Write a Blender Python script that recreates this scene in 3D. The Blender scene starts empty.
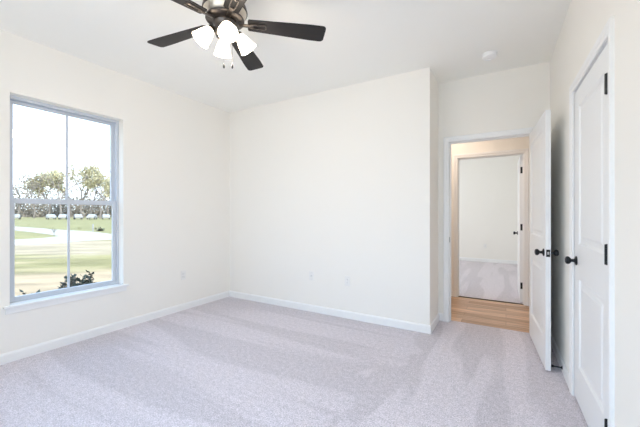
import bpy, bmesh, math, random
from mathutils import Vector, Matrix
random.seed(7)
PI = math.pi
C = bpy.context.scene.collection
sc = bpy.context.scene

# ------------------------------------------------------------------ camera
YAW = math.radians(30.56)
CAMZ = 1.235
FPX = 315.0
cam_d = bpy.data.cameras.new('camera'); cam = bpy.data.objects.new('camera', cam_d); C.objects.link(cam)
cam_d.sensor_width = 36.0; cam_d.lens = 36.0 * FPX / 640.0
cam_d.clip_start = 0.05; cam_d.clip_end = 600
cam.location = (0, 0, CAMZ); cam.rotation_euler = (PI / 2, 0, YAW)
sc.camera = cam

# ------------------------------------------------------------------ world
w = bpy.data.worlds.new('sky'); sc.world = w; w.use_nodes = True
nt = w.node_tree; nt.nodes.clear()
wo = nt.nodes.new('ShaderNodeOutputWorld'); bg = nt.nodes.new('ShaderNodeBackground')
tc = nt.nodes.new('ShaderNodeTexCoord'); sp = nt.nodes.new('ShaderNodeSeparateXYZ'); cr = nt.nodes.new('ShaderNodeValToRGB')
nt.links.new(tc.outputs['Generated'], sp.inputs[0]); nt.links.new(sp.outputs['Z'], cr.inputs[0])
cr.color_ramp.elements[0].position = 0.0; cr.color_ramp.elements[0].color = (0.84, 0.92, 1.0, 1)
cr.color_ramp.elements[1].position = 0.8; cr.color_ramp.elements[1].color = (0.30, 0.58, 1.0, 1)
nt.links.new(cr.outputs[0], bg.inputs[0]); bg.inputs[1].default_value = 3.1
nt.links.new(bg.outputs[0], wo.inputs[0])

# ------------------------------------------------------------------ sun and large lights
def lamp(name, kind, loc, energy, color, rot=(0, 0, 0), size=None, sizey=None, angle=None, radius=None):
    d = bpy.data.lights.new(name, kind); d.energy = energy; d.color = color
    if kind == 'AREA':
        d.shape = 'RECTANGLE'; d.size = size; d.size_y = sizey or size
    if angle is not None: d.angle = angle
    if radius is not None: d.shadow_soft_size = radius
    o = bpy.data.objects.new(name, d); C.objects.link(o); o.location = loc; o.rotation_euler = rot
    return o
lamp('sun', 'SUN', (20, -20, 30), 6.0, (1.0, 0.93, 0.80), rot=(math.radians(38), 0, math.radians(62)), angle=math.radians(1.0))
# added bluish fill light, set in a made-up window behind the camera
lamp('rear_fill_light', 'AREA', (-1.15, -0.46, 1.45), 12.5, (0.40, 0.69, 1.0), rot=(math.radians(52), 0, 0), size=2.3, sizey=1.5).data.spread = math.radians(125)
# hall ceiling light and daylight of the far bedroom's own window
lamp('hall_light', 'AREA', (-0.75, 4.5, 2.68), 9, (1.0, 0.83, 0.70), rot=(0, 0, 0), size=0.3)
lamp('far_room_daylight', 'AREA', (-2.7, 7.3, 1.5), 29, (0.88, 0.94, 1.0), rot=(0, -PI / 2, 0), size=1.6, sizey=1.6)

sc.view_settings.view_transform = 'Standard'; sc.view_settings.look = 'None'
sc.view_settings.gamma = 1.0; sc.view_settings.use_curve_mapping = False
sc.view_settings.exposure = 0.0
sc.cycles.max_bounces = 12; sc.cycles.diffuse_bounces = 8; sc.cycles.transparent_max_bounces = 24
sc.cycles.sample_clamp_indirect = 6.0
sc.cycles.use_denoising = True

# ------------------------------------------------------------------ materials
def nodes_of(name):
    m = bpy.data.materials.new(name); m.use_nodes = True
    n = m.node_tree; b = n.nodes['Principled BSDF']
    return m, n, b
def mat(name, col, rough=0.5, metal=0.0, bump=0.0, scale=200.0, var=0.0, vscale=4.0, spec=0.5):
    m, n, b = nodes_of(name)
    b.inputs['Base Color'].default_value = (*col, 1); b.inputs['Roughness'].default_value = rough
    b.inputs['Metallic'].default_value = metal; b.inputs['Specular IOR Level'].default_value = spec
    t = n.nodes.new('ShaderNodeTexCoord')
    if var:
        no = n.nodes.new('ShaderNodeTexNoise'); no.inputs['Scale'].default_value = vscale; no.inputs['Detail'].default_value = 4
        n.links.new(t.outputs['Object'], no.inputs['Vector'])
        r = n.nodes.new('ShaderNodeValToRGB')
        r.color_ramp.elements[0].position = 0.3; r.color_ramp.elements[1].position = 0.7
        r.color_ramp.elements[0].color = (*[c * (1 - var) for c in col], 1); r.color_ramp.elements[1].color = (*[min(1, c * (1 + var)) for c in col], 1)
        n.links.new(no.outputs['Fac'], r.inputs[0]); n.links.new(r.outputs[0], b.inputs['Base Color'])
    if bump:
        no = n.nodes.new('ShaderNodeTexNoise'); no.inputs['Scale'].default_value = scale; no.inputs['Detail'].default_value = 2
        n.links.new(t.outputs['Object'], no.inputs['Vector'])
        bp = n.nodes.new('ShaderNodeBump'); bp.inputs['Strength'].default_value = bump; bp.inputs['Distance'].default_value = 0.002
        n.links.new(no.outputs['Fac'], bp.inputs['Height']); n.links.new(bp.outputs[0], b.inputs['Normal'])
    return m
M = {}
M['wall'] = mat('wall_paint', (0.91, 0.888, 0.838), 0.75, bump=0.12, scale=160, spec=0.3)
M['ceiling'] = mat('ceiling_paint', (0.945, 0.94, 0.90), 0.9, bump=0.15, scale=90, spec=0.2)
M['trim'] = mat('trim_paint', (0.90, 0.905, 0.90), 0.35)
M['door'] = mat('door_paint', (0.89, 0.90, 0.905), 0.38, bump=0.05, scale=60)
M['vinyl'] = mat('backlit_vinyl', (0.60, 0.645, 0.71), 0.35)  # white vinyl; the grey-blue of its backlit shade is put into the colour
M['black'] = mat('matte_black_metal', (0.02, 0.022, 0.026), 0.32, metal=0.5)
M['steel'] = mat('satin_steel', (0.6, 0.6, 0.6), 0.3, metal=1.0)
M['bronze'] = mat('brushed_bronze', (0.115, 0.10, 0.09), 0.30, metal=0.85, var=0.15, vscale=40)
M['plate'] = mat('outlet_plastic', (0.87, 0.86, 0.83), 0.3)
M['slot'] = mat('dark_slot', (0.35, 0.35, 0.35), 0.6)
M['plastic'] = mat('white_plastic', (0.95, 0.95, 0.95), 0.4)
M['siding'] = mat('outside_siding', (0.6, 0.58, 0.54), 0.8)
M['concrete'] = mat('pale_concrete', (0.42, 0.37, 0.31), 0.9, var=0.08, vscale=0.6)
M['bark'] = mat('grey_bark', (0.22, 0.185, 0.16), 0.9, var=0.25, vscale=3)
M['leaf_spring'] = mat('hazy_spring_leaves', (0.55, 0.49, 0.31), 0.8, var=0.3, vscale=0.7)  # yellow-green leaves, with distance haze painted in as a paler base colour
M['leaf_brown'] = mat('dry_twigs', (0.27, 0.235, 0.185), 0.9, var=0.3, vscale=0.5)
M['leaf_dark'] = mat('dark_glossy_leaves', (0.020, 0.034, 0.009), 0.6, var=0.4, vscale=25)
M['stemwood'] = mat('shrub_stems', (0.05, 0.035, 0.025), 0.8)
M['car_white'] = mat('white_car_paint', (0.36, 0.355, 0.35), 0.25)
M['car_glass'] = mat('dark_car_glass', (0.02, 0.025, 0.03), 0.1)
M['tire'] = mat('tyre_rubber', (0.02, 0.02, 0.02), 0.8)
M['threshold'] = mat('dark_threshold', (0.10, 0.075, 0.055), 0.5)

# blades: dark espresso wood with a long grain
m, n, b = nodes_of('espresso_wood'); M['blade'] = m
M['nickel'] = mat('satin_nickel', (0.75, 0.68, 0.58), 0.35, metal=0.6)
b.inputs['Roughness'].default_value = 0.5; b.inputs['Specular IOR Level'].default_value = 0.3
t = n.nodes.new('ShaderNodeTexCoord'); mp = n.nodes.new('ShaderNodeMapping'); mp.inputs['Scale'].default_value = (4, 70, 70)
no = n.nodes.new('ShaderNodeTexNoise'); no.inputs['Scale'].default_value = 1.0; no.inputs['Detail'].default_value = 5
r = n.nodes.new('ShaderNodeValToRGB'); r.color_ramp.elements[0].color = (0.008, 0.008, 0.009, 1); r.color_ramp.elements[1].color = (0.022, 0.019, 0.019, 1)
n.links.new(t.outputs['Object'], mp.inputs[0]); n.links.new(mp.outputs[0], no.inputs['Vector']); n.links.new(no.outputs['Fac'], r.inputs[0]); n.links.new(r.outputs[0], b.inputs['Base Color'])

# carpet: mottled pinkish grey cut pile with vacuum-brushed strokes
def carpet(name, col):
    m, n, b = nodes_of(name)
    b.inputs['Roughness'].default_value = 1.0; b.inputs['Specular IOR Level'].default_value = 0.1
    b.inputs['Sheen Weight'].default_value = 0.25
    t = n.nodes.new('ShaderNodeTexCoord')
    def noise(scale, detail, mapscale=None, rot=0.0, dist=0.0):
        x = n.nodes.new('ShaderNodeTexNoise'); x.inputs['Scale'].default_value = scale; x.inputs['Detail'].default_value = detail
        x.inputs['Distortion'].default_value = dist
        if mapscale:
            mp = n.nodes.new('ShaderNodeMapping'); mp.inputs['Scale'].default_value = mapscale; mp.inputs['Rotation'].default_value = (0, 0, rot)
            n.links.new(t.outputs['Object'], mp.inputs[0]); n.links.new(mp.outputs[0], x.inputs['Vector'])
        else: n.links.new(t.outputs['Object'], x.inputs['Vector'])
        return x.outputs['Fac']
    def ramp(f, p0, p1, v0, v1):
        r = n.nodes.new('ShaderNodeMapRange'); r.inputs[1].default_value = p0; r.inputs[2].default_value = p1
        r.inputs[3].default_value = v0; r.inputs[4].default_value = v1; n.links.new(f, r.inputs[0]); return r.outputs[0]
    def mul(a, c):
        x = n.nodes.new('ShaderNodeMath'); x.operation = 'MULTIPLY'; n.links.new(a, x.inputs[0]); n.links.new(c, x.inputs[1]); return x.outputs[0]
    fine = ramp(noise(120, 2), 0.3, 0.7, 0.70, 1.26)
    mid = ramp(noise(30, 3), 0.3, 0.7, 0.89, 1.10)
    # vacuum strokes run across the room by the window wall and up the room before the doorway
    strokes = ramp(noise(1.0, 2, (0.35, 3.4, 1), math.radians(5), 0.4), 0.46, 0.54, 0.91, 1.03)
    strokes2 = ramp(noise(1.0, 1, (3.6, 0.45, 1), math.radians(7), 0.3), 0.48, 0.52, 0.92, 1.06)
    sepx = n.nodes.new('ShaderNodeSeparateXYZ'); n.links.new(t.outputs['Object'], sepx.inputs[0])
    wob = n.nodes.new('ShaderNodeMath'); wob.operation = 'MULTIPLY_ADD'; wob.inputs[1].default_value = 0.9; n.links.new(noise(1.6, 2), wob.inputs[0]); n.links.new(sepx.outputs['X'], wob.inputs[2])
    side = ramp(wob.outputs[0], -0.36, -0.32, 0.0, 1.0)
    pick = n.nodes.new('ShaderNodeMix'); n.links.new(side, pick.inputs[0]); n.links.new(strokes, pick.inputs[2]); n.links.new(strokes2, pick.inputs[3])
    f = mul(mul(fine, mid), pick.outputs[0])
    vm = n.nodes.new('ShaderNodeVectorMath'); vm.operation = 'SCALE'; vm.inputs[0].default_value = col
    n.links.new(f, vm.inputs['Scale']); n.links.new(vm.outputs[0], b.inputs['Base Color'])
    bp = n.nodes.new('ShaderNodeBump'); bp.inputs['Strength'].default_value = 0.7; bp.inputs['Distance'].default_value = 0.006
    n.links.new(noise(140, 3), bp.inputs['Height']); n.links.new(bp.outputs[0], b.inputs['Normal'])
    return m
M['carpet'] = carpet('bedroom_carpet', (0.67, 0.62, 0.665))

# hall floor: oak-look planks running along X
m, n, b = nodes_of('oak_planks'); M['planks'] = m
b.inputs['Roughness'].default_value = 0.42
t = n.nodes.new('ShaderNodeTexCoord'); br = n.nodes.new('ShaderNodeTexBrick')
br.inputs['Scale'].default_value = 1.0; br.inputs['Brick Width'].default_value = 1.2; br.inputs['Row Height'].default_value = 0.15
br.inputs['Mortar Size'].default_value = 0.0015; br.inputs['Bias'].default_value = 0.0; br.offset = 0.37
br.inputs['Color1'].default_value = (0.46, 0.27, 0.16, 1); br.inputs['Color2'].default_value = (0.76, 0.53, 0.37, 1); br.inputs['Mortar'].default_value = (0.22, 0.13, 0.07, 1)
mp = n.nodes.new('ShaderNodeMapping'); mp.inputs['Scale'].default_value = (1.2, 22, 1)
no = n.nodes.new('ShaderNodeTexNoise'); no.inputs['Scale'].default_value = 1.5; no.inputs['Detail'].default_value = 6
r = n.nodes.new('ShaderNodeMapRange'); r.inputs[1].default_value = 0.3; r.inputs[2].default_value = 0.7; r.inputs[3].default_value = 0.58; r.inputs[4].default_value = 1.32
vm = n.nodes.new('ShaderNodeVectorMath'); vm.operation = 'SCALE'
n.links.new(t.outputs['Object'], br.inputs['Vector']); n.links.new(t.outputs['Object'], mp.inputs[0]); n.links.new(mp.outputs[0], no.inputs['Vector'])
n.links.new(no.outputs['Fac'], r.inputs[0]); n.links.new(br.outputs['Color'], vm.inputs[0]); n.links.new(r.outputs[0], vm.inputs['Scale']); n.links.new(vm.outputs[0], b.inputs['Base Color'])

# lawn: green strips and straw-coloured dry grass
m, n, b = nodes_of('patchy_lawn'); M['lawn'] = m
b.inputs['Roughness'].default_value = 1.0; b.inputs['Specular IOR Level'].default_value = 0.1
t = n.nodes.new('ShaderNodeTexCoord'); mp = n.nodes.new('ShaderNodeMapping'); mp.inputs['Rotation'].default_value = (0, 0, -YAW - 0.08)
n.links.new(t.outputs['Object'], mp.inputs[0])
sx = n.nodes.new('ShaderNodeSeparateXYZ'); n.links.new(mp.outputs[0], sx.inputs[0])
mp2 = n.nodes.new('ShaderNodeMapping'); mp2.inputs['Scale'].default_value = (0.12, 0.5, 1); n.links.new(mp.outputs[0], mp2.inputs[0])
no = n.nodes.new('ShaderNodeTexNoise'); no.inputs['Scale'].default_value = 1.6; no.inputs['Detail'].default_value = 6; n.links.new(mp2.outputs[0], no.inputs['Vector'])
lg = n.nodes.new('ShaderNodeMath'); lg.operation = 'LOGARITHM'; lg.inputs[1].default_value = 10; n.links.new(sx.outputs['Y'], lg.inputs[0])
ns = n.nodes.new('ShaderNodeMath'); ns.operation = 'MULTIPLY_ADD'; ns.inputs[1].default_value = 0.34; ns.inputs[2].default_value = -0.17; n.links.new(no.outputs['Fac'], ns.inputs[0])
ad = n.nodes.new('ShaderNodeMath'); ad.operation = 'ADD'; n.links.new(lg.outputs[0], ad.inputs[0]); n.links.new(ns.outputs[0], ad.inputs[1])
mr = n.nodes.new('ShaderNodeMapRange'); mr.inputs[1].default_value = 0.6; mr.inputs[2].default_value = 2.2; n.links.new(ad.outputs[0], mr.inputs[0])
r = n.nodes.new('ShaderNodeValToRGB'); n.links.new(mr.outputs[0], r.inputs[0])
STRAW = (0.42, 0.305, 0.19, 1); STRAW2 = (0.40, 0.31, 0.20, 1); GREEN = (0.28, 0.235, 0.105, 1); FIELD = (0.275, 0.24, 0.11, 1)
def lp(d): return (math.log10(d) - 0.6) / 1.6
stops = [(4.5, STRAW), (9.6, STRAW), (11.2, GREEN), (12.8, GREEN), (14.4, STRAW2), (19.0, STRAW2), (21.5, GREEN), (28, FIELD), (60, FIELD), (120, FIELD)]
r.color_ramp.elements[0].position = lp(stops[0][0]); r.color_ramp.elements[0].color = stops[0][1]
r.color_ramp.elements[1].position = lp(stops[-1][0]); r.color_ramp.elements[1].color = stops[-1][1]
for d, c in stops[1:-1]:
    e = r.color_ramp.elements.new(lp(d)); e.color = c
no2 = n.nodes.new('ShaderNodeTexNoise'); no2.inputs['Scale'].default_value = 3.5; no2.inputs['Detail'].default_value = 5; n.links.new(mp2.outputs[0], no2.inputs['Vector'])
mr2 = n.nodes.new('ShaderNodeMapRange'); mr2.inputs[1].default_value = 0.3; mr2.inputs[2].default_value = 0.7; mr2.inputs[3].default_value = 0.68; mr2.inputs[4].default_value = 1.28; n.links.new(no2.outputs['Fac'], mr2.inputs[0])
vm = n.nodes.new('ShaderNodeVectorMath'); vm.operation = 'SCALE'; n.links.new(r.outputs[0], vm.inputs[0]); n.links.new(mr2.outputs[0], vm.inputs['Scale']); n.links.new(vm.outputs[0], b.inputs['Base Color'])

# clear window glass
m = bpy.data.materials.new('window_glass'); m.use_nodes = True; n = m.node_tree; n.nodes.clear(); M['glass'] = m
o_ = n.nodes.new('ShaderNodeOutputMaterial'); mx = n.nodes.new('ShaderNodeMixShader'); tr = n.nodes.new('ShaderNodeBsdfTransparent'); gl = n.nodes.new('ShaderNodeBsdfGlossy')
tr.inputs[0].default_value = (0.96, 0.98, 0.98, 1); gl.inputs['Roughness'].default_value = 0.02; mx.inputs[0].default_value = 0.05
n.links.new(tr.outputs[0], mx.inputs[1]); n.links.new(gl.outputs[0], mx.inputs[2]); n.links.new(mx.outputs[0], o_.inputs[0])
# frosted lamp glass, lit from within
m, n, b = nodes_of('frosted_lamp_glass'); M['shade'] = m
b.inputs['Base Color'].default_value = (0.95, 0.9, 0.82, 1); b.inputs['Roughness'].default_value = 0.5; b.inputs['Alpha'].default_value = 1
b.inputs['Emission Color'].default_value = (1.0, 0.86, 0.68, 1); b.inputs['Emission Strength'].default_value = 3.6
m, n, b = nodes_of('lit_bulb'); M['bulb'] = m
b.inputs['Emission Color'].default_value = (1.0, 0.88, 0.72, 1); b.inputs['Emission Strength'].default_value = 12.0

# ------------------------------------------------------------------ helpers
def obj(name, bm, m, parent=None, smooth=False, loc=None):
    me = bpy.data.meshes.new(name); bmesh.ops.recalc_face_normals(bm, faces=bm.faces)
    bm.to_mesh(me); bm.free()
    if smooth:
        for p in me.polygons: p.use_smooth = True
        try: me.set_sharp_from_angle(angle=math.radians(38))
        except Exception: pass
    if m: me.materials.append(m)
    o = bpy.data.objects.new(name, me); C.objects.link(o)
    if parent: o.parent = parent
    if loc: o.location = loc
    return o
def tag(o, label=None, cat=None, group=None, kind=None):
    if label: o['label'] = label
    if cat: o['category'] = cat
    if group: o['group'] = group
    if kind: o['kind'] = kind
    return o
def empty(name, loc, rz=0.0):
    o = bpy.data.objects.new(name, None); C.objects.link(o); o.location = loc; o.rotation_euler = (0, 0, rz); o.empty_display_size = 0.1
    return o
def copy_tree(o, parent=None):
    c = o.copy(); C.objects.link(c)
    if parent: c.parent = parent
    for ch in o.children: copy_tree(ch, c)
    return c
def box(bm, lo, hi, bevel=0.0, mtx=None):
    r = bmesh.ops.create_cube(bm, size=1.0)
    vs = r['verts']
    for v in vs: v.co = Vector([lo[i] + (v.co[i] + 0.5) * (hi[i] - lo[i]) for i in range(3)])
    if bevel:
        es = list({e for v in vs for e in v.link_edges})
        rr = bmesh.ops.bevel(bm, geom=es, offset=bevel, segments=2, affect='EDGES', profile=0.5)
        vs = list({v for f in rr['faces'] for v in f.verts} | {v for v in vs if v.is_valid})
    if mtx: bmesh.ops.transform(bm, matrix=mtx, verts=[v for v in vs if v.is_valid])
def lathe(bm, prof, seg=32, mtx=None):
    rings = []
    for r_, z in prof:
        if r_ < 1e-5: rings.append([bm.verts.new((0, 0, z))])
        else: rings.append([bm.verts.new((r_ * math.cos(2 * PI * i / seg), r_ * math.sin(2 * PI * i / seg), z)) for i in range(seg)])
    for a, b_ in zip(rings, rings[1:]):
        for i in range(seg):
            j = (i + 1) % seg
            if len(a) == 1 and len(b_) == 1: continue
            if len(a) == 1: bm.faces.new((a[0], b_[i], b_[j]))
            elif len(b_) == 1: bm.faces.new((a[i], a[j], b_[0]))
            else: bm.faces.new((a[i], a[j], b_[j], b_[i]))
    if mtx: bmesh.ops.transform(bm, matrix=mtx, verts=[v for r in rings for v in r])
def tube(bm, pts, rad, seg=8, cap=True):
    pts = [Vector(p) for p in pts]; rads = rad if isinstance(rad, (list, tuple)) else [rad] * len(pts)
    rings = []
    for i, p in enumerate(pts):
        d = (pts[min(i + 1, len(pts) - 1)] - pts[max(i - 1, 0)]).normalized()
        u = d.cross(Vector((0, 0, 1)) if abs(d.z) < 0.9 else Vector((1, 0, 0))).normalized(); v = d.cross(u)
        rings.append([bm.verts.new(p + rads[i] * (math.cos(2 * PI * k / seg) * u + math.sin(2 * PI * k / seg) * v)) for k in range(seg)])
    for a, b_ in zip(rings, rings[1:]):
        for k in range(seg): bm.faces.new((a[k], a[(k + 1) % seg], b_[(k + 1) % seg], b_[k]))
    if cap: bm.faces.new(rings[0]); bm.faces.new(rings[-1])
def wall(name, p0, p1, nrm, th, z0, z1, holes, m, label, cat='wall'):
    """slab whose inner face runs p0 -> p1; it extends th along nrm; holes = (s0, s1, z0, z1) in metres from p0"""
    p0 = Vector(p0); p1 = Vector(p1); L = (p1 - p0).length; d = (p1 - p0) / L; nrm = Vector(nrm)
    S = sorted({0, L} | {h[0] for h in holes} | {h[1] for h in holes}); Z = sorted({z0, z1} | {h[2] for h in holes} | {h[3] for h in holes})
    bm = bmesh.new(); cache = {}
    def V(i, k, s):
        key = (i, k, s)
        if key not in cache:
            q = p0 + d * S[i] + nrm * (th * s); cache[key] = bm.verts.new((q.x, q.y, Z[k]))
        return cache[key]
    def solid(i, k):
        if i < 0 or k < 0 or i >= len(S) - 1 or k >= len(Z) - 1: return False
        cs, cz = (S[i] + S[i + 1]) / 2, (Z[k] + Z[k + 1]) / 2
        return not any(h[0] < cs < h[1] and h[2] < cz < h[3] for h in holes)
    for i in range(len(S) - 1):
        for k in range(len(Z) - 1):
            if not solid(i, k): continue
            for s in (0, 1): bm.faces.new((V(i, k, s), V(i + 1, k, s), V(i + 1, k + 1, s), V(i, k + 1, s)))
            if not solid(i - 1, k): bm.faces.new((V(i, k, 0), V(i, k + 1, 0), V(i, k + 1, 1), V(i, k, 1)))
            if not solid(i + 1, k): bm.faces.new((V(i + 1, k, 0), V(i + 1, k + 1, 0), V(i + 1, k + 1, 1), V(i + 1, k, 1)))
            if not solid(i, k - 1): bm.faces.new((V(i, k, 0), V(i + 1, k, 0), V(i + 1, k, 1), V(i, k, 1)))
            if not solid(i, k + 1): bm.faces.new((V(i, k + 1, 0), V(i + 1, k + 1, 0), V(i + 1, k + 1, 1), V(i, k + 1, 1)))
    return tag(obj(name, bm, m), label, cat, kind='structure')
def slab(name, lo, hi, m, label, cat):
    bm = bmesh.new(); box(bm, lo, hi); return tag(obj(name, bm, m), label, cat, kind='structure')
def sweep(bm, path, side, prof, closed_ends=True):
    """sweep a profile (off, z) along a plan polyline with mitred corners; side = +1 puts the profile on the left of the path"""
    P = [Vector(p) for p in path]; rings = []
    for i, p in enumerate(P):
        ds = []
        if i > 0: ds.append((P[i] - P[i - 1]).normalized())
        if i < len(P) - 1: ds.append((P[i + 1] - P[i]).normalized())
        ns_ = [Vector((-q.y, q.x)) * side for q in ds]
        if len(ns_) == 2: mvec = (ns_[0] + ns_[1]); mvec = mvec / max(1e-6, mvec.dot(ns_[0]))
        else: mvec = ns_[0]
        rings.append([bm.verts.new((p.x + mvec.x * o_, p.y + mvec.y * o_, z)) for o_, z in prof])
    k = len(prof)
    for a, b_ in zip(rings, rings[1:]):
        for i in range(k): bm.faces.new((a[i], a[(i + 1) % k], b_[(i + 1) % k], b_[i]))
    bm.faces.new(rings[0]); bm.faces.new(rings[-1])
BASE = [(0.0, 0.0), (0.014, 0.0), (0.014, 0.068), (0.011, 0.076), (0.006, 0.083), (0.0, 0.085)]
def baseboard(name, paths, side, label):
    bm = bmesh.new()
    for p in paths: sweep(bm, p, side, BASE)
    return tag(obj(name, bm, M['trim']), label, 'baseboard', kind='structure')
CAS = [(0.0, 0.0), (0.0, 0.009), (0.006, 0.012), (0.022, 0.012), (0.030, 0.016), (0.050, 0.018), (0.057, 0.014), (0.057, 0.0)]
def casing(name, p0, p1, nrm, s0, s1, ztop, label, depth=None):
    """mitred door casing on the face p0->p1 looking along nrm, with the jamb lining of the opening (depth thick, behind the face)"""
    p0 = Vector(p0); p1 = Vector(p1); d = (p1 - p0).normalized(); nrm = Vector(nrm)
    bm = bmesh.new()
    def P3(s, out, z): q = p0 + d * s + nrm * out; return bm.verts.new((q.x, q.y, z))
    R = 0.004
    rings = [[P3(s0 - R - o_, h, 0.0) for o_, h in CAS], [P3(s0 - R - o_, h, ztop + R + o_) for o_, h in CAS],
             [P3(s1 + R + o_, h, ztop + R + o_) for o_, h in CAS], [P3(s1 + R + o_, h, 0.0) for o_, h in CAS]]
    k = len(CAS)
    for a, b_ in zip(rings, rings[1:]):
        for i in range(k): bm.faces.new((a[i], a[(i + 1) % k], b_[(i + 1) % k], b_[i]))
    bm.faces.new(rings[0]); bm.faces.new(rings[-1])
    o = tag(obj(name, bm, M['trim']), label, 'door casing', kind='structure')
    return o
def jamb(parent, p0, p1, nrm, s0, s1, ztop, depth, stop_at):
    """three boards lining the opening, and the stop strips, as one door_jamb part"""
    p0 = Vector(p0); p1 = Vector(p1); d = (p1 - p0).normalized(); nrm = Vector(nrm)
    ang = math.atan2(d.y, d.x); mt = Matrix.Translation((p0.x, p0.y, 0)) @ Matrix.Rotation(ang, 4, 'Z')
    sgn = 1 if Vector((-d.y, d.x)).dot(nrm) > 0 else -1   # room side in local y
    bm = bmesh.new()
    def B(a0, a1, y0, y1, z0, z1):
        ys = sorted((sgn * y0, sgn * y1)); box(bm, (a0, ys[0], z0), (a1, ys[1], z1), 0.001, mt)
    B(s0 - 0.018, s0, -depth, 0, 0, ztop + 0.018); B(s1, s1 + 0.018, -depth, 0, 0, ztop + 0.018); B(s0, s1, -depth, 0, ztop, ztop + 0.018)
    a, b_ = stop_at
    B(s0, s0 + 0.010, -b_, -a, 0, ztop); B(s1 - 0.010, s1, -b_, -a, 0, ztop); B(s0 + 0.010, s1 - 0.010, -b_, -a, ztop - 0.010, ztop)
    return obj('door_jamb', bm, M['trim'], parent)

# ------------------------------------------------------------------ setting
H = 2.74
XL, YB, XA, YD, YR = -3.556, 3.365, -0.675, 3.84, -0.47
HY0, HY1 = YD + 0.115, 5.05      # hall
FY0, FY1 = 5.165, 9.05           # far bedroom
def xr(y): return 0.374 + 0.020 * (YD - y)
RN = Vector((1.0, 0.020)).normalized()   # outward normal of the right wall
slab('floor', (XL, YR, -0.12), (0.62, 3.905, 0.0), M['carpet'], 'pinkish grey cut-pile bedroom carpet with vacuum strokes', 'carpet')
slab('floor_hall', (-1.7, 3.905, -0.12), (1.7, 5.09, -0.006), M['planks'], 'light oak plank hall floor beyond the open doorway', 'wood floor')
slab('floor_far_bedroom', (-2.8, 5.105, -0.12), (1.7, FY1, 0.0), M['carpet'], 'pale carpet of the empty bedroom across the hall', 'carpet')
slab('ceiling', (XL - 0.2, YR - 0.15, H), (0.80, HY0 - 0.02, H + 0.12), M['ceiling'], 'smooth white bedroom ceiling with the fan', 'ceiling')
slab('ceiling_hall', (-3.0, HY0 - 0.02, H), (1.9, FY1 + 0.15, H + 0.12), M['ceiling'], 'white ceiling over the hall and the bedroom across it', 'ceiling')
WY0, WY1, WZ0, WZ1 = 0.945, 1.848, 0.462, 2.247
wall('wall_left', (XL, YR), (XL, YB), (-1, 0), 0.17, 0, H, [(WY0 - YR, WY1 - YR, WZ0, WZ1)], M['wall'], 'warm white painted wall with the window')
wall('wall_back', (XL - 0.17, YB), (XA, YB), (0, 1), YD + 0.115 - YB, 0, H, [], M['wall'], 'plain white painted wall with two outlets facing the camera')
DX0, DX1, DZ = -0.556, 0.240, 2.045
wall('wall_doorway', (XA - 0.1, YD), (1.7, YD), (0, 1), 0.115, 0, H, [(DX0 - 0.018 - XA + 0.1, DX1 + 0.018 - XA + 0.1, 0, DZ + 0.018)], M['wall'], 'short white wall around the open bedroom doorway')
RL = Vector((xr(YR) - xr(YD), YR - YD)).length
RP0 = (xr(YD), YD); RP1 = (xr(YR), YR)
CS0, CS1 = (YD - 2.705), (YD - 1.922)
wall('wall_right', RP0, RP1, (RN.x, RN.y), 0.115, 0, H, [(CS0 - 0.018, CS1 + 0.018, 0, DZ + 0.023)], M['wall'], 'white wall with the closed closet door')
wall('wall_rear', (XL - 0.17, YR), (0.75, YR), (0, -1), 0.14, 0, H, [(1.35, 3.80, 0.68, 2.22)], M['wall'], 'white wall behind the camera with an added opening for the fill light')
FX0, FX1 = -0.612, 0.205
wall('wall_hall', (-1.7, HY1), (1.7, HY1), (0, 1), 0.115, 0, H, [(FX0 - 0.018 + 1.7, FX1 + 0.018 + 1.7, 0, 2.045 + 0.018)], M['wall'], 'cream lit hall wall around the second doorway')
wall('wall_hall_end', (-1.7, HY0), (-1.7, HY1), (-1, 0), 0.1, 0, H, [], M['wall'], 'short end wall of the hall')
wall('wall_hall_other_end', (1.7, HY0), (1.7, HY1), (1, 0), 0.1, 0, H, [], M['wall'], 'second short end wall of the hall')
wall('wall_far_back', (-2.8, FY1), (1.7, FY1), (0, 1), 0.1, 0, H, [], M['wall'], 'pale far wall of the bedroom across the hall')
wall('wall_far_left', (-2.8, FY0), (-2.8, FY1), (-1, 0), 0.1, 0, H, [], M['wall'], 'side wall of the bedroom across the hall')
wall('wall_far_right', (0.62, FY0), (0.62, FY1), (1, 0), 0.1, 0, H, [], M['wall'], 'side wall beside the open far door')
wall('wall_closet', (1.35, YD), (1.35, YR), (1, 0), 0.1, 0, H, [], M['wall'], 'inner wall of the closet behind the closed door')
slab('wall_closet_ceiling', (0.80, YR - 0.15, H), (1.5, HY0 - 0.02, H + 0.12), M['ceiling'], 'ceiling of the closet', 'ceiling')
slab('floor_closet', (0.62, YR - 0.1, -0.12), (1.45, 3.9, 0.0), M['carpet'], 'carpet inside the closet', 'carpet')

# baseboards (the gaps are the door openings)
def rp(s): return (RP0[0] + (RP1[0] - RP0[0]) * s / RL, RP0[1] + (RP1[1] - RP0[1]) * s / RL)
baseboard('baseboard_left', [[(XL, YR), (XL, YB)]], -1, 'white baseboard under the window wall')
baseboard('baseboard_back', [[(XL, YB), (XA, YB), (XA, YD), (DX0 - 0.062, YD)]], -1, 'white baseboard along the plain wall and round its outer corner')
baseboard('baseboard_right', [[(DX1 + 0.062, YD), RP0, rp(CS0 - 0.062)], [rp(CS1 + 0.062), RP1]], -1, 'white baseboard behind the open door and past the closet')
baseboard('baseboard_hall', [[(-1.7, HY1), (FX0 - 0.062, HY1)], [(FX1 + 0.062, HY1), (1.7, HY1)]], -1, 'white baseboard of the hall')
baseboard('baseboard_far', [[(-2.8, FY1), (0.62, FY1), (0.62, FY0)]], -1, 'white baseboard of the bedroom across the hall')

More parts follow.
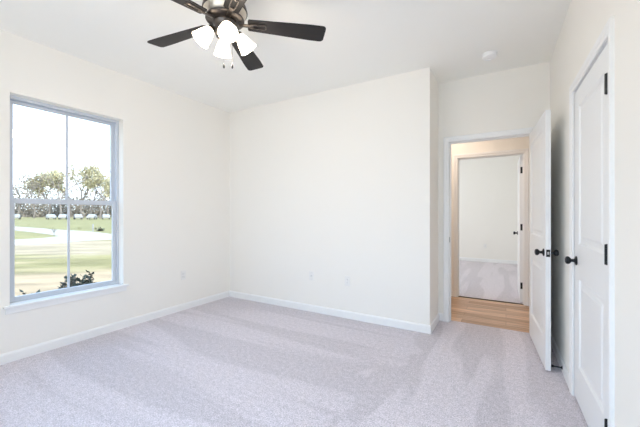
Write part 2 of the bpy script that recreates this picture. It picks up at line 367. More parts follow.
# casings
casing('trim_1', (XA, YD), (0.374, YD), (0, -1), DX0 - XA, DX1 - XA, DZ, 'white moulded casing around the open bedroom doorway')
casing('trim_2', RP0, RP1, (-RN.x, -RN.y), CS0, CS1, DZ + 0.005, 'white moulded casing around the closet door')
casing('trim_3', (-1.7, HY1), (1.7, HY1), (0, -1), FX0 + 1.7, FX1 + 1.7, 2.045, 'cream lit casing around the doorway across the hall')
slab('trim_4', (FX0, 5.085, -0.006), (FX1, 5.108, 0.006), M['threshold'], 'thin dark threshold strip where the plank floor meets the far carpet', 'threshold')

# ------------------------------------------------------------------ doors
def ring_panel(bm, x0, x1, z0, z1, y, s):
    steps = [(0, 0), (0.004, 0.003), (0.012, 0.010), (0.036, 0.010), (0.056, 0.003)]
    prev = None
    for ins, dep in steps:
        yy = y - s * dep
        q = [bm.verts.new((a, yy, c)) for a, c in ((x0 + ins, z0 + ins), (x1 - ins, z0 + ins), (x1 - ins, z1 - ins), (x0 + ins, z1 - ins))]
        if prev:
            for i in range(4): bm.faces.new((prev[i], prev[(i + 1) % 4], q[(i + 1) % 4], q[i]))
        prev = q
    bm.faces.new(prev)
def knob_bm():
    bm = bmesh.new()
    lathe(bm, [(0, 0), (0.032, 0), (0.033, 0.004), (0.028, 0.009), (0.016, 0.012), (0.0115, 0.018), (0.0115, 0.032), (0.018, 0.038), (0.0265, 0.046), (0.0285, 0.056), (0.025, 0.066), (0.014, 0.071), (0, 0.0725)], 28)
    return bm
def make_door(name, loc, ang, W, label, hinge_side=1, Ht=2.03, knobs=(1, -1)):
    """local x runs hinge -> latch; the slab fills local y -0.035..0; z from 0.012"""
    root = empty(name, loc, ang)
    tag(root, label, 'door', kind='structure')
    T = 0.035; Z0 = 0.012; sw = 0.118
    bm = bmesh.new()
    zs = [Z0, 0.245, 0.815, 1.035, 1.925, Z0 + Ht]; xs = [0.0, sw, W - sw, W]
    vs = {}
    def V(i, k, y):
        if (i, k, y) not in vs: vs[(i, k, y)] = bm.verts.new((xs[i], y, zs[k]))
        return vs[(i, k, y)]
    for y, s in ((0.0, 1), (-T, -1)):
        for i in range(3):
            for k in range(5):
                if i == 1 and k in (1, 3): ring_panel(bm, xs[1], xs[2], zs[k], zs[k + 1], y, s)
                else: bm.faces.new((V(i, k, y), V(i + 1, k, y), V(i + 1, k + 1, y), V(i, k + 1, y)))
    for k in range(5):
        for i in (0, 3): bm.faces.new((V(i, k, 0.0), V(i, k + 1, 0.0), V(i, k + 1, -T), V(i, k, -T)))
    for i in range(3):
        for k in (0, 5): bm.faces.new((V(i, k, 0.0), V(i + 1, k, 0.0), V(i + 1, k, -T), V(i, k, -T)))
    obj('door_leaf', bm, M['door'], root)
    kx = W - 0.062; kz = 0.925
    for s in knobs:
        k = obj('door_knob', knob_bm(), M['black'], root, smooth=True)
        k['label'] = 'round black door knob'; k.scale = (0.92, 0.92, 0.86)
        if s > 0: k.location = (kx, 0.0, kz); k.rotation_euler = (-PI / 2, 0, 0)
        else: k.location = (kx, -T, kz); k.rotation_euler = (PI / 2, 0, 0)
    bm = bmesh.new(); box(bm, (W, -T / 2 - 0.0125, kz - 0.028), (W + 0.0015, -T / 2 + 0.0125, kz + 0.028), 0.0005)
    lp_ = obj('latch_plate', bm, M['black'], root); lp_['label'] = 'black latch plate'
    bm = bmesh.new(); box(bm, (W + 0.001, -T / 2 - 0.006, kz - 0.011), (W + 0.010, -T / 2 + 0.006, kz + 0.011), 0.002)
    obj('latch_bolt', bm, M['steel'], lp_)
    for z in (0.235, 1.045, 1.835):
        bm = bmesh.new()
        hy = 0.011 if hinge_side > 0 else -T - 0.008
        lathe(bm, [(0, -0.050), (0.005, -0.049), (0.0105, -0.046), (0.0105, 0.046), (0.005, 0.049), (0, 0.050)], 14, Matrix.Translation((0.003, hy, z)))
        if hinge_side > 0: box(bm, (-0.0025, -0.030, z - 0.0445), (-0.0005, 0.004, z + 0.0445))
        else: box(bm, (-0.0025, -T - 0.004, z - 0.0445), (-0.0005, -T + 0.030, z + 0.0445))
        h = obj('hinge', bm, M['black'], root, smooth=True); h['label'] = 'black butt hinge'
    return root
# closet door: hinge towards the camera, knob towards the bedroom doorway
q = rp(CS1 - 0.003); ang_r = math.atan2(RP0[1] - RP1[1], RP0[0] - RP1[0])
dr = make_door('door_2', (q[0] + 0.002, q[1], 0.0), ang_r, CS1 - CS0 - 0.006, 'closed white two-panel closet door with black knob and hinges', hinge_side=1, knobs=(1,))
jamb(dr, (0, 0), (1, 0), (0, 1), 0 - 0.003, CS1 - CS0 - 0.003, DZ + 0.005, 0.115, (0.037, 0.070)).location = (0, 0, 0)
# entry door, swung about 94 degrees into the room
hx, hy_ = DX1 - 0.001, YD - 0.004
dv = Vector((0.3005 - hx, 3.012 - hy_)); ang_e = math.atan2(dv.y, dv.x)
de = make_door('door_1', (hx, hy_, 0), ang_e, 0.822, 'white two-panel bedroom door swung open into the room', hinge_side=1)
# the leaf fills local -y..0; local +y is to the right of its run, so flip: place the leaf on the right-hand side
jm = empty('trim_5', (0, 0, 0)); tag(jm, 'white jamb lining the open bedroom doorway', 'door jamb', kind='structure')
jamb(jm, (0, YD), (1, YD), (0, -1), DX0, DX1, DZ, 0.115, (0.040, 0.075))
bm = bmesh.new(); box(bm, (DX0, YD + 0.008, 0.905), (DX0 + 0.0015, YD + 0.034, 0.965), 0.0005)
sp_ = obj('strike_plate', bm, M['black'], jm); sp_['label'] = 'black strike plate'
# far door, open into the far bedroom
df = make_door('door_3', (FX1 - 0.038, FY0 + 0.006, 0), math.radians(90.5), 0.80, 'white door standing open into the bedroom across the hall', hinge_side=-1)
jm2 = empty('trim_6', (0, 0, 0)); tag(jm2, 'white jamb lining the doorway across the hall', 'door jamb', kind='structure')
jamb(jm2, (0, HY1), (1, HY1), (0, -1), FX0, FX1, 2.045, 0.115, (0.035, 0.070))

# door stop on the baseboard behind the open door
bs = rp(YD - 3.055); st = empty('door_stop', (bs[0] - 0.014, bs[1], 0.040), math.radians(181.4))
tag(st, 'short black door stop on the baseboard behind the open door', 'door stop')
bm = bmesh.new(); lathe(bm, [(0, 0), (0.013, 0), (0.013, 0.004), (0.006, 0.008), (0.0055, 0.055), (0, 0.055)], 18, Matrix.Rotation(PI / 2, 4, 'Y')); obj('rod', bm, M['black'], st, smooth=True)
bm = bmesh.new(); lathe(bm, [(0, 0.054), (0.009, 0.054), (0.0105, 0.060), (0.009, 0.069), (0, 0.071)], 18, Matrix.Rotation(PI / 2, 4, 'Y')); obj('rubber_tip', bm, M['tire'], st, smooth=True)

# ------------------------------------------------------------------ window
wn = empty('window_1', (XL - 0.09, WY0, WZ0)); tag(wn, 'tall white single-hung window with one vertical bar, lawn and trees outside', 'window', kind='structure')
WW, WH = WY1 - WY0, WZ1 - WZ0
def rect_frame(bm, x0, x1, y0, y1, z0, z1, wl, wr, wb, wt, bev=0.002):
    box(bm, (x0, y0, z0), (x1, y0 + wl, z1), bev); box(bm, (x0, y1 - wr, z0), (x1, y1, z1), bev)
    box(bm, (x0, y0 + wl, z0), (x1, y1 - wr, z0 + wb), bev); box(bm, (x0, y0 + wl, z1 - wt), (x1, y1 - wr, z1), bev)
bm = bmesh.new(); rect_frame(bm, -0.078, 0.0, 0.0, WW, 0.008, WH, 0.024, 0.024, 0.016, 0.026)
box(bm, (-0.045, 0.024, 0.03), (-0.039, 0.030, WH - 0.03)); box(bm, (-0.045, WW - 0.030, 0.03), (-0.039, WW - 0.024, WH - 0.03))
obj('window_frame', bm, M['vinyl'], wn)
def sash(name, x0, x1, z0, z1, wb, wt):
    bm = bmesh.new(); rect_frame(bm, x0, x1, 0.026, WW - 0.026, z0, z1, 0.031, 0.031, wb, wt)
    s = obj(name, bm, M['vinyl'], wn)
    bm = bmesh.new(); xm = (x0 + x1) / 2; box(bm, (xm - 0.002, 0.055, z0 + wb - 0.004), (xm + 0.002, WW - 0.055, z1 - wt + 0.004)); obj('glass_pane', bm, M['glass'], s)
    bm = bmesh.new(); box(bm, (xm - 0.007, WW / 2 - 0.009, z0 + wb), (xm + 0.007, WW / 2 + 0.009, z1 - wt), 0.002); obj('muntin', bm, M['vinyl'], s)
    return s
ZM = 1.345 - WZ0
sash('upper_sash', -0.072, -0.046, ZM - 0.020, WH - 0.027, 0.040, 0.027)
ls = sash('lower_sash', -0.036, -0.008, 0.022, ZM + 0.024, 0.030, 0.046)
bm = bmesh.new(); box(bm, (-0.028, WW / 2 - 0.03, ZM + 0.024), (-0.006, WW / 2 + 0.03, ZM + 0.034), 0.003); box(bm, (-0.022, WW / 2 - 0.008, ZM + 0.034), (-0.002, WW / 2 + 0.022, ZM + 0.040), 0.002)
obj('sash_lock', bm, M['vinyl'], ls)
# stool and apron
bm = bmesh.new(); box(bm, (XL - 0.088, WY0 + 0.001, WZ0 - 0.012), (XL + 0.001, WY1 - 0.001, WZ0 + 0.008)); box(bm, (XL, WY0 - 0.045, WZ0 - 0.012), (XL + 0.038, WY1 + 0.045, WZ0 + 0.008), 0.004)
sl = tag(obj('trim_7', bm, M['trim']), 'white window sill board with the apron under it', 'window sill', kind='structure')
bm = bmesh.new(); box(bm, (XL, WY0 - 0.028, WZ0 - 0.062), (XL + 0.014, WY1 + 0.028, WZ0 - 0.012), 0.003); obj('apron', bm, M['trim'], sl)
# unseen window added around the fill light behind the camera
wr_ = empty('added_window', (0, YR, 0)); tag(wr_, 'wide unseen window added around the fill light behind the camera', 'window', kind='structure')
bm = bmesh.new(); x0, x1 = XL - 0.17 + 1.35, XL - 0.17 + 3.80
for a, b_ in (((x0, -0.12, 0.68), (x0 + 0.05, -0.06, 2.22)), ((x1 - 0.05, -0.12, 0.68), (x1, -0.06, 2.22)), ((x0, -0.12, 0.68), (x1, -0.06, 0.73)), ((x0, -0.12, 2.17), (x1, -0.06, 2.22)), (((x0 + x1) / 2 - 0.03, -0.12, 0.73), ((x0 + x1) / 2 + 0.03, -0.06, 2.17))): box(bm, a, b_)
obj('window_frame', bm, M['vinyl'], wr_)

# ------------------------------------------------------------------ outlets and detector
def outlet(loc, rz, label, kind='duplex'):
    r_ = empty('wall_outlet' if kind == 'duplex' else 'wall_jack', loc, rz)   # local -y faces the room
    tag(r_, label, 'outlet' if kind == 'duplex' else 'wall jack')
    bm = bmesh.new(); box(bm, (-0.035, -0.005, -0.0575), (0.035, 0.0, 0.0575), 0.002); obj('cover_plate', bm, M['plate'], r_)
    if kind == 'duplex':
        for z in (-0.02, 0.02):
            bm = bmesh.new(); box(bm, (-0.017, -0.0075, z - 0.0145), (0.017, -0.005, z + 0.0145), 0.004); s_ = obj('socket', bm, M['plate'], r_)
            bm = bmesh.new()
            for x, hh in ((-0.006, 0.005), (0.006, 0.004)): box(bm, (x - 0.001, -0.0079, z + 0.002 - hh), (x + 0.001, -0.0074, z + 0.002 + hh))
            lathe(bm, [(0, 0), (0.0022, 0), (0.0022, 0.0005), (0, 0.0005)], 10, Matrix.Translation((0, -0.0075, z - 0.008)) @ Matrix.Rotation(PI / 2, 4, 'X'))
            obj('slots', bm, M['slot'], s_)
        bm = bmesh.new(); lathe(bm, [(0, 0), (0.003, 0), (0.002, 0.0012), (0, 0.0015)], 12, Matrix.Translation((0, -0.005, 0)) @ Matrix.Rotation(PI / 2, 4, 'X')); obj('screw', bm, M['steel'], r_)
    else:
        bm = bmesh.new(); lathe(bm, [(0, 0), (0.008, 0), (0.007, 0.004), (0.0045, 0.005), (0.0045, 0.012), (0, 0.012)], 16, Matrix.Translation((0, -0.005, 0)) @ Matrix.Rotation(PI / 2, 4, 'X')); obj('coax_jack', bm, M['steel'], r_, smooth=True)
        for z in (-0.042, 0.042): bm = bmesh.new(); lathe(bm, [(0, 0), (0.003, 0), (0.002, 0.0012), (0, 0.0015)], 12, Matrix.Translation((0, -0.005, z)) @ Matrix.Rotation(PI / 2, 4, 'X')); obj('screw', bm, M['steel'], r_)
    return r_
outlet((-1.61, YB, 0.44), 0, 'white duplex outlet low on the plain wall, closer to the doorway')
outlet((-2.11, YB, 0.45), 0, 'white cable jack plate low on the plain wall beside the duplex outlet', 'jack')
outlet((XL, 2.582, 0.447), PI / 2, 'white duplex outlet low on the window wall')
outlet((-0.458, FY1, 0.41), 0, 'small white outlet on the far wall seen through both doorways')
sd = empty('smoke_detector', (-0.133, 3.371, H)); tag(sd, 'round white smoke detector on the ceiling before the doorway', 'smoke detector')
bm = bmesh.new(); lathe(bm, [(0, 0), (0.066, 0), (0.066, -0.010), (0, -0.010)], 36); obj('mounting_base', bm, M['plastic'], sd, smooth=True)
bm = bmesh.new(); lathe(bm, [(0.058, -0.010), (0.063, -0.018), (0.060, -0.034), (0.048, -0.044), (0.026, -0.046), (0.024, -0.040), (0.010, -0.040), (0, -0.042)], 36); obj('cover', bm, M['plastic'], sd, smooth=True)

# ------------------------------------------------------------------ ceiling fan
FC = (-1.58, 1.457); ZB = 2.483
fan = empty('ceiling_fan', (FC[0], FC[1], H)); tag(fan, 'dark bronze ceiling fan with five blades and four lit glass shades', 'ceiling fan')
def fz(z): return z - H
bm = bmesh.new(); lathe(bm, [(0, 0), (0.075, 0), (0.078, -0.012), (0.070, -0.040), (0.040, -0.055), (0.018, -0.060), (0, -0.060)], 36); obj('canopy', bm, M['bronze'], fan, smooth=True)
bm = bmesh.new(); tube(bm, [(0, 0, -0.055), (0, 0, -0.125)], 0.014, 16); obj('downrod', bm, M['bronze'], fan, smooth=True)
bm = bmesh.new(); lathe(bm, [(0, fz(2.625)), (0.035, fz(2.622)), (0.060, fz(2.612)), (0.110, fz(2.600)), (0.137, fz(2.583)), (0.143, fz(2.560)), (0.143, fz(2.553)), (0.130, fz(2.549)), (0.100, fz(2.506)), (0.122, fz(2.504)), (0.123, fz(2.495)), (0.115, fz(2.489)), (0.06, fz(2.487)), (0, fz(2.487))], 48)
mh = obj('motor_housing', bm, M['bronze'], fan, smooth=True)
bm = bmesh.new(); lathe(bm, [(0.128, fz(2.550)), (0.137, fz(2.549)), (0.126, fz(2.522)), (0.107, fz(2.505)), (0.100, fz(2.504))], 48)
mb_ = obj('motor_band', bm, M['nickel'], fan, smooth=True); mb_['label'] = 'pale satin band around the motor'
bm = bmesh.new(); lathe(bm, [(0, fz(2.488)), (0.075, fz(2.488)), (0.078, fz(2.470)), (0.066, fz(2.452)), (0.060, fz(2.415)), (0.064, fz(2.405)), (0.058, fz(2.388)), (0.030, fz(2.376)), (0.012, fz(2.372)), (0, fz(2.366))], 36)
obj('switch_housing', bm, M['bronze'], fan, smooth=True)
TH0 = 3.25456
for k in range(5):
    th = TH0 + math.radians(72 * k)
    bm = bmesh.new()
    # blade outline: narrow root widening to a rounded tip
    r0, r1 = 0.150, 0.665; top = []; N = 14
    def hw(t): return 0.047 + 0.022 * min(1, t * 1.25)
    pts = []
    for i in range(N + 1):
        t_ = i / N * 0.95; pts.append((r0 + (r1 - r0) * t_, hw(t_)))
    e = hw(0.95); xe = r0 + (r1 - r0) * 0.95; rr = (r1 - xe)
    arc = [(xe + rr * math.sin(a), e - rr * 0.9 + rr * 0.9 * math.cos(a)) for a in [PI / 2 * j / 5 for j in range(1, 6)]]
    up = [(r0 - 0.006, 0.034)] + pts + arc
    out = up + [(x, -y) for x, y in reversed(up)]
    for zt in (0.003, -0.003):
        pass
    a_ = [bm.verts.new((x, y, 0.003)) for x, y in out]; c_ = [bm.verts.new((x, y, -0.003)) for x, y in out]
    bm.faces.new(a_); bm.faces.new(list(reversed(c_)))
    for i in range(len(out)): bm.faces.new((a_[i], a_[(i + 1) % len(out)], c_[(i + 1) % len(out)], c_[i]))
    bmesh.ops.triangulate(bm, faces=[f for f in bm.faces if len(f.verts) > 4])
    bl = obj('blade', bm, M['blade'], fan)
    bl.location = (0, 0, fz(ZB)); bl.rotation_euler = (math.radians(-11), 0, th)
    # forked blade iron under the blade
    bm = bmesh.new()
    box(bm, (0.085, -0.013, -0.010), (0.180, 0.013, -0.004), 0.002)
    for s in (-1, 1):
        tube(bm, [(0.150, 0, -0.007), (0.170, s * 0.014, -0.007), (0.205, s * 0.018, -0.007), (0.260, s * 0.018, -0.005)], [0.006, 0.005, 0.004, 0.004], 8)
    tube(bm, [(0.260, -0.018, -0.005), (0.264, 0, -0.005), (0.260, 0.018, -0.005)], 0.004, 8)
    for x, y in ((0.205, 0.018), (0.205, -0.018), (0.262, 0)): lathe(bm, [(0, -0.014), (0.004, -0.013), (0.006, -0.009), (0, -0.009)], 10, Matrix.Translation((x, y, 0)))
    obj('blade_iron', bm, M['bronze'], bl, smooth=True)
def arm_dir(a): return Vector((math.cos(a), math.sin(a), 0))
for k in range(4):
    a = math.radians(23 + 30.56 + 90 * k); d = arm_dir(a)
    bm = bmesh.new(); p = Vector((0, 0, fz(2.432)))
    tube(bm, [p + d * 0.045, p + d * 0.06 + Vector((0, 0, 0.004)), p + d * 0.075 + Vector((0, 0, -0.002)), p + d * 0.084 + Vector((0, 0, -0.012))], [0.009, 0.008, 0.008, 0.010], 12)
    tilt = math.radians(38)   # shade axis leans outward
    ax = (d * math.sin(tilt) + Vector((0, 0, -math.cos(tilt)))).normalized()
    base = p + d * 0.080 + Vector((0, 0, -0.004))
    mt = Matrix.Translation(base) @ ax.to_track_quat('Z', 'Y').to_matrix().to_4x4()
    lathe(bm, [(0, -0.008), (0.018, -0.006), (0.026, 0.004), (0.027, 0.020), (0.022, 0.024), (0, 0.024)], 24, mt)
    arm = obj('light_arm', bm, M['bronze'], fan, smooth=True)
    bm = bmesh.new(); lathe(bm, [(0.023, 0.008), (0.029, 0.022), (0.040, 0.048), (0.048, 0.075), (0.053, 0.100), (0.060, 0.118), (0.0575, 0.119), (0.050, 0.100), (0.045, 0.075), (0.037, 0.049), (0.026, 0.024), (0.020, 0.012)], 32, mt)
    sh = obj('lamp_shade', bm, M['shade'], fan, smooth=True); sh['label'] = 'lit frosted glass bell shade'
    bm = bmesh.new(); lathe(bm, [(0, 0.022), (0.012, 0.024), (0.014, 0.040), (0.026, 0.066), (0.027, 0.080), (0.018, 0.096), (0, 0.102)], 20, mt)
    obj('bulb', bm, M['bulb'], sh, smooth=True)
    lo = base + ax * 0.132
    lamp('fan_light', 'POINT', (FC[0] + lo.x, FC[1] + lo.y, H + lo.z), 6.3, (1.0, 0.87, 0.72), radius=0.04)
for (lat, dep, zb) in ((-0.002, -0.02, 2.205), (0.047, 0.0, 2.212)):
    x = lat * math.cos(YAW) - dep * math.sin(YAW); y = lat * math.sin(YAW) + dep * math.cos(YAW)
    bm = bmesh.new(); tube(bm, [(x, y, fz(2.39)), (x, y, fz(zb))], 0.0011, 6)
    for j in range(24): lathe(bm, [(0, -0.0018), (0.0018, 0), (0, 0.0018)], 6, Matrix.Translation((x, y, fz(zb) + 0.007 * j)))
    pc = obj('pull_chain', bm, M['bronze'], fan)
    bm = bmesh.new(); lathe(bm, [(0, 0.004), (0.003, 0.002), (0.0065, -0.010), (0.007, -0.022), (0.004, -0.030), (0, -0.031)], 14, Matrix.Translation((x, y, fz(zb)))); obj('chain_fob', bm, M['black'], pc, smooth=True)

# ------------------------------------------------------------------ outdoors
GZ = -0.45
def gp(u, t, z=GZ):
    k = (u - 320) / FPX
    return Vector((t * (-math.sin(YAW) + k * math.cos(YAW)), t * (math.cos(YAW) + k * math.sin(YAW)), z))
def gy(u, y, z=GZ): return gp(u, FPX * (CAMZ - z) / (y - 213.5), z)
bm = bmesh.new(); box(bm, (-330, -160, GZ - 0.4), (XL - 0.16, 330, GZ)); tag(obj('lawn', bm, M['lawn']), 'patchy green and straw-coloured lawn outside the window', 'lawn', kind='structure')
def ground_patch(name, pts, m, z, label, cat):
    bm = bmesh.new(); a_ = [bm.verts.new((*gy(u, y).xy, z)) for u, y in pts]; c_ = [bm.verts.new((v.co.x, v.co.y, GZ - 0.05)) for v in a_]
    bm.faces.new(a_); bm.faces.new(list(reversed(c_)))
    for i in range(len(a_)): bm.faces.new((a_[i], a_[(i + 1) % len(a_)], c_[(i + 1) % len(a_)], c_[i]))
    return tag(obj(name, bm, m), label, cat, kind='structure')
ground_patch('road', [(-60, 224.2), (-20, 225), (14, 226.6), (40, 228.4), (62, 230.0), (93, 231.9), (111, 234.2), (135, 236.5), (160, 238.6), (160, 243), (111, 239.8), (85, 241), (62, 243.5), (40, 244.6), (14, 245.6), (-30, 246.5), (-30, 240.6), (14, 240.0), (40, 238.6), (60, 236.4), (50, 234.6), (30, 232.0), (14, 230.4), (-20, 228), (-60, 226.5)], M['concrete'], GZ + 0.02, 'pale concrete road curving across the lawn and forking', 'road')

# shrubs close outside the glass
def shrub(name, u, t, top, width, label, n, seed):
    rnd = random.Random(seed); base = gp(u, t); r_ = empty(name, base); tag(r_, label, 'shrub')
    bs_ = bmesh.new(); lf = bmesh.new(); hgt = top - GZ
    for i in range(n):
        a = rnd.random() * 2 * PI; rr = width * math.sqrt(rnd.random()); hh = hgt * (0.86 + 0.16 * rnd.random()) * (1 - 0.25 * (rr / width) ** 2)
        p0 = Vector((rr * 0.25 * math.cos(a), rr * 0.25 * math.sin(a), 0)); p2 = Vector((rr * math.cos(a), rr * math.sin(a), hh)); p1 = p0.lerp(p2, 0.5) + Vector((0, 0, 0.05))
        tube(bs_, [p0, p1, p2], [0.006, 0.005, 0.002], 5)
        for j in range(34):
            s = 0.30 + 0.70 * j / 33; q_ = p0.lerp(p1, min(1, s * 2)) if s < 0.5 else p1.lerp(p2, s * 2 - 1)
            b1 = rnd.random() * 2 * PI; up = 0.1 + 0.9 * rnd.random(); d = Vector((math.cos(b1), math.sin(b1), up)).normalized(); L = 0.058 + 0.025 * rnd.random(); wv = d.cross(Vector((rnd.random() - .5, rnd.random() - .5, 1))).normalized() * L * 0.30
            nrm_ = d.cross(wv).normalized() * L * 0.06
            v = [lf.verts.new(q_), lf.verts.new(q_ + d * L * .45 + wv + nrm_), lf.verts.new(q_ + d * L), lf.verts.new(q_ + d * L * .45 - wv + nrm_), lf.verts.new(q_ + d * L * .5)]
            lf.faces.new((v[0], v[1], v[4])); lf.faces.new((v[1], v[2], v[4])); lf.faces.new((v[2], v[3], v[4])); lf.faces.new((v[3], v[0], v[4]))
    obj('stems', bs_, M['stemwood'], r_); obj('leaves', lf, M['leaf_dark'], r_)
shrub('shrub', 86, 4.2, 0.47, 0.12, 'dark green leafy shrub just outside the glass, tallest of the row, past the central bar', 24, 3)
shrub('shrub', 71, 4.3, 0.41, 0.12, 'dark green leafy shrub just outside the glass, crossed by the central bar', 20, 5)
shrub('shrub', 38, 4.1, 0.285, 0.06, 'small dark shrub whose tip clears the sill beside the low sprig', 7, 9)
shrub('shrub', 24, 4.1, 0.265, 0.035, 'tiny dark sprig showing just above the sill at the window corner', 4, 12)

# trees along the far edge of the field
def tree_meshes(seed, Ht, leafy, m_leaf):
    rnd = random.Random(seed); bm = bmesh.new(); lf = bmesh.new()
    def leaf(p, s):
        for _ in range(leafy):
            c = p + Vector((rnd.gauss(0, .5), rnd.gauss(0, .5), rnd.gauss(0, .4))); a = Vector((rnd.gauss(0, 1), rnd.gauss(0, 1), rnd.gauss(0, 1))).normalized() * s; b_ = a.cross(Vector((rnd.random(), rnd.random(), rnd.random()))).normalized() * s * .6
            lf.faces.new([lf.verts.new(c + a), lf.verts.new(c + b_), lf.verts.new(c - a), lf.verts.new(c - b_)])
    def grow(p, d, L, r_, lvl):
        q_ = p + d * L; mid = p.lerp(q_, .5) + Vector((rnd.gauss(0, .04), rnd.gauss(0, .04), 0)) * L
        tube(bm, [p, mid, q_], [r_, r_ * .85, r_ * .68], 5 if lvl < 3 else 3, cap=False)
        if lvl >= 5:
            leaf(q_, .26); return
        nb = 2 if rnd.random() < .45 else 3
        for i in range(nb):
            spread = .42 + .3 * rnd.random(); az = rnd.random() * 2 * PI
            s1 = d.cross(Vector((0, 0, 1)) if abs(d.z) < .95 else Vector((1, 0, 0))).normalized(); s2 = d.cross(s1)
            nd = (d * math.cos(spread) + (s1 * math.cos(az) + s2 * math.sin(az)) * math.sin(spread) + Vector((0, 0, .10))).normalized()
            grow(q_, nd, L * (.66 + .16 * rnd.random()), r_ * .62, lvl + 1)
            if lvl >= 2: leaf(p.lerp(q_, .6), .30)
    grow(Vector((0, 0, -.1)), Vector((rnd.gauss(0, .04), rnd.gauss(0, .04), 1)).normalized(), Ht * .26, Ht * .019, 0)
    return bm, lf
def make_tree(seed, Ht, leafy, mleaf):
    r_ = empty('tree', (0, 0, 0)); bm, lf = tree_meshes(seed, Ht, leafy, mleaf)
    obj('trunk', bm, M['bark'], r_)
    if leafy: obj('foliage', lf, mleaf, r_)
    else: lf.free()
    return r_
proto = {'bare': make_tree(21, 13.5, 0, None), 'bare2': make_tree(34, 13.0, 1, M['leaf_brown']), 'leafy': make_tree(55, 13.0, 4, M['leaf_spring']), 'leafy2': make_tree(72, 13.0, 6, M['leaf_spring'])}
used = set()
def plant(kind, u, t, s, rz, label):
    if kind in used: o = copy_tree(proto[kind])
    else: o = proto[kind]; used.add(kind)
    o.location = gp(u, t); o.scale = (s * 1.45, s * 1.45, s * 1.6); o.rotation_euler = (0, 0, rz); tag(o, label, 'tree', 'trees along the far edge of the field')
plant('bare', 19, 100, 0.76, 0.3, 'slender bare tree nearest the window frame corner, beyond the field')
plant('bare2', 34, 112, 0.94, 1.9, 'bare forking tree beyond the field, second along from the frame corner')
plant('leafy', 48, 126, 1.03, 0.6, 'budding tree beyond the field, midway between frame and central bar')
plant('bare', 61, 98, 0.95, 2.6, 'tall bare branching tree beyond the field, just before the central bar')
plant('leafy2', 71, 138, 1.23, 4.0, 'yellow-green tree beyond the field, right behind the central bar')
plant('leafy', 83, 116, 1.15, 3.1, 'broad yellow-green tree beyond the field, just past the central bar')
plant('bare2', 92, 130, 1.09, 5.2, 'twiggy grey tree beyond the field, between two greener trees')
plant('leafy2', 100, 104, 0.81, 1.1, 'dense low yellow-green tree beyond the field, past the twiggy grey one')
plant('bare', 108, 118, 0.85, 4.4, 'small bare tree beyond the field, at the far side of the window')
plant('leafy', 118, 136, 1.12, 5.0, 'budding tree beyond the field, mostly behind the window frame')
# brush under the trees
rnd = random.Random(4); bm = bmesh.new()
for i in range(24000):
    u = -25 + 175 * rnd.random(); t_ = 143 + 14 * rnd.random(); p = gp(u, t_)
    p.z = GZ + 13 * rnd.random() ** 1.9 * (0.75 + 0.25 * math.sin(u * .35 + t_ * .4)); s = .25 + .3 * rnd.random()
    a = Vector((rnd.gauss(0, 1), rnd.gauss(0, 1), rnd.gauss(0, 1))).normalized() * s; b_ = a.cross(Vector((rnd.random(), rnd.random(), rnd.random()))).normalized() * s * .7
    bm.faces.new([bm.verts.new(p + a), bm.verts.new(p + b_), bm.verts.new(p - a), bm.verts.new(p - b_)])
tag(obj('undergrowth', bm, M['leaf_brown']), 'grey-brown brush under the far trees', 'brush', kind='stuff')

# parked vehicles before the trees
def make_car():
    r_ = empty('car', (0, 0, 0)); bm = bmesh.new()
    prof = [(-2.2, .35), (-2.25, .75), (-2.1, .95), (-1.1, 1.02), (-.55, 1.45), (.9, 1.48), (1.6, 1.05), (2.15, .98), (2.25, .7), (2.2, .35)]
    A = [bm.verts.new((x, -.88 + (.12 if z > 1.1 else 0), z)) for x, z in prof]; B = [bm.verts.new((x, .88 - (.12 if z > 1.1 else 0), z)) for x, z in prof]
    bm.faces.new(A); bm.faces.new(list(reversed(B)))
    for i in range(len(prof)): bm.faces.new((A[i], A[(i + 1) % len(prof)], B[(i + 1) % len(prof)], B[i]))
    obj('car_body', bm, M['car_white'], r_)
    bm = bmesh.new(); box(bm, (-.62, -.80, 1.06), (1.25, .80, 1.36)); obj('windows', bm, M['car_glass'], r_)
    for x in (-1.4, 1.4):
        for y in (-.8, .8):
            bm = bmesh.new(); lathe(bm, [(0, -.1), (.3, -.1), (.34, -.06), (.34, .06), (.3, .1), (0, .1)], 16, Matrix.Translation((x, y, .34)) @ Matrix.Rotation(PI / 2, 4, 'X')); obj('wheel', bm, M['tire'], r_)
    return r_
car0 = make_car()
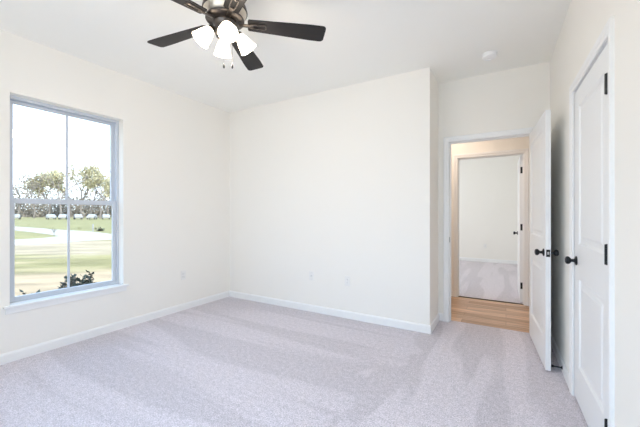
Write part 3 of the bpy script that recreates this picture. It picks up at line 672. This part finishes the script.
for i, (u, t_, rz, lb) in enumerate([(16, 91, 2.80, 'white parked car by the far trees, closest to the window frame corner'), (51, 90, 2.95, 'white parked car by the far trees, just before the tall bare tree'),
        (63, 91, 2.70, 'white parked car by the far trees, at the central bar'),
        (78, 91, 2.85, 'white parked car under the broad yellow-green tree'), (92, 90, 2.55, 'white parked car beside the one under the broad tree'), (106, 91, 2.75, 'white parked car by the far trees at the far side of the window')]):
    o = car0 if i == 0 else copy_tree(car0)
    o.location = gp(u, t_); o.rotation_euler = (0, 0, rz); tag(o, lb, 'car', 'parked cars before the far trees')
# sapling and marker post by the road
sa = empty('sapling', gy(54, 236.2)); tag(sa, 'thin young sapling standing at the tip of the grass wedge by the road', 'sapling')
rnd = random.Random(11); bm = bmesh.new(); tube(bm, [(0, 0, 0), (.02, 0, .25), (0, .02, .45)], [.012, .009, .005], 5)
for i in range(14):
    a = rnd.random() * 6.28; tube(bm, [(0, 0, .2 + .02 * i), (.12 * math.cos(a), .12 * math.sin(a), .3 + .022 * i)], [.006, .003], 4)
obj('stem', bm, M['stemwood'], sa)
bm = bmesh.new()
for i in range(60):
    c = Vector((rnd.gauss(0, .10), rnd.gauss(0, .10), .42 + rnd.gauss(0, .09))); a = Vector((rnd.gauss(0, 1), rnd.gauss(0, 1), rnd.gauss(0, 1))).normalized() * .03; b_ = a.cross(Vector((.3, .5, .7))).normalized() * .02
    bm.faces.new([bm.verts.new(c + a), bm.verts.new(c + b_), bm.verts.new(c - a), bm.verts.new(c - b_)])
obj('leaves', bm, M['leaf_brown'], sa)
pp = gy(93, 231.2); bm = bmesh.new(); box(bm, (-.05, -.05, -.02), (.05, .05, .62), 0.01); lathe(bm, [(.07, .62), (.07, .64), (0, .68)], 4)
po = obj('marker_post', bm, M['car_white'], loc=pp); tag(po, 'white marker post at the road edge on the far side of the lawn', 'post')
bm = bmesh.new(); rnd = random.Random(8)
for i in range(160):
    c = Vector((rnd.gauss(0, .15), rnd.gauss(0, .15), abs(rnd.gauss(.14, .11)))); a = Vector((rnd.gauss(0, 1), rnd.gauss(0, 1), rnd.gauss(0, 1))).normalized() * .07; b_ = a.cross(Vector((.3, .5, .7))).normalized() * .05
    bm.faces.new([bm.verts.new(c + a), bm.verts.new(c + b_), bm.verts.new(c - a), bm.verts.new(c - b_)])
tag(obj('grass_clump', bm, M['leaf_dark'], loc=gy(100, 231.0)), 'small dark clump of grass beside the white marker post', 'grass clump', kind='stuff')
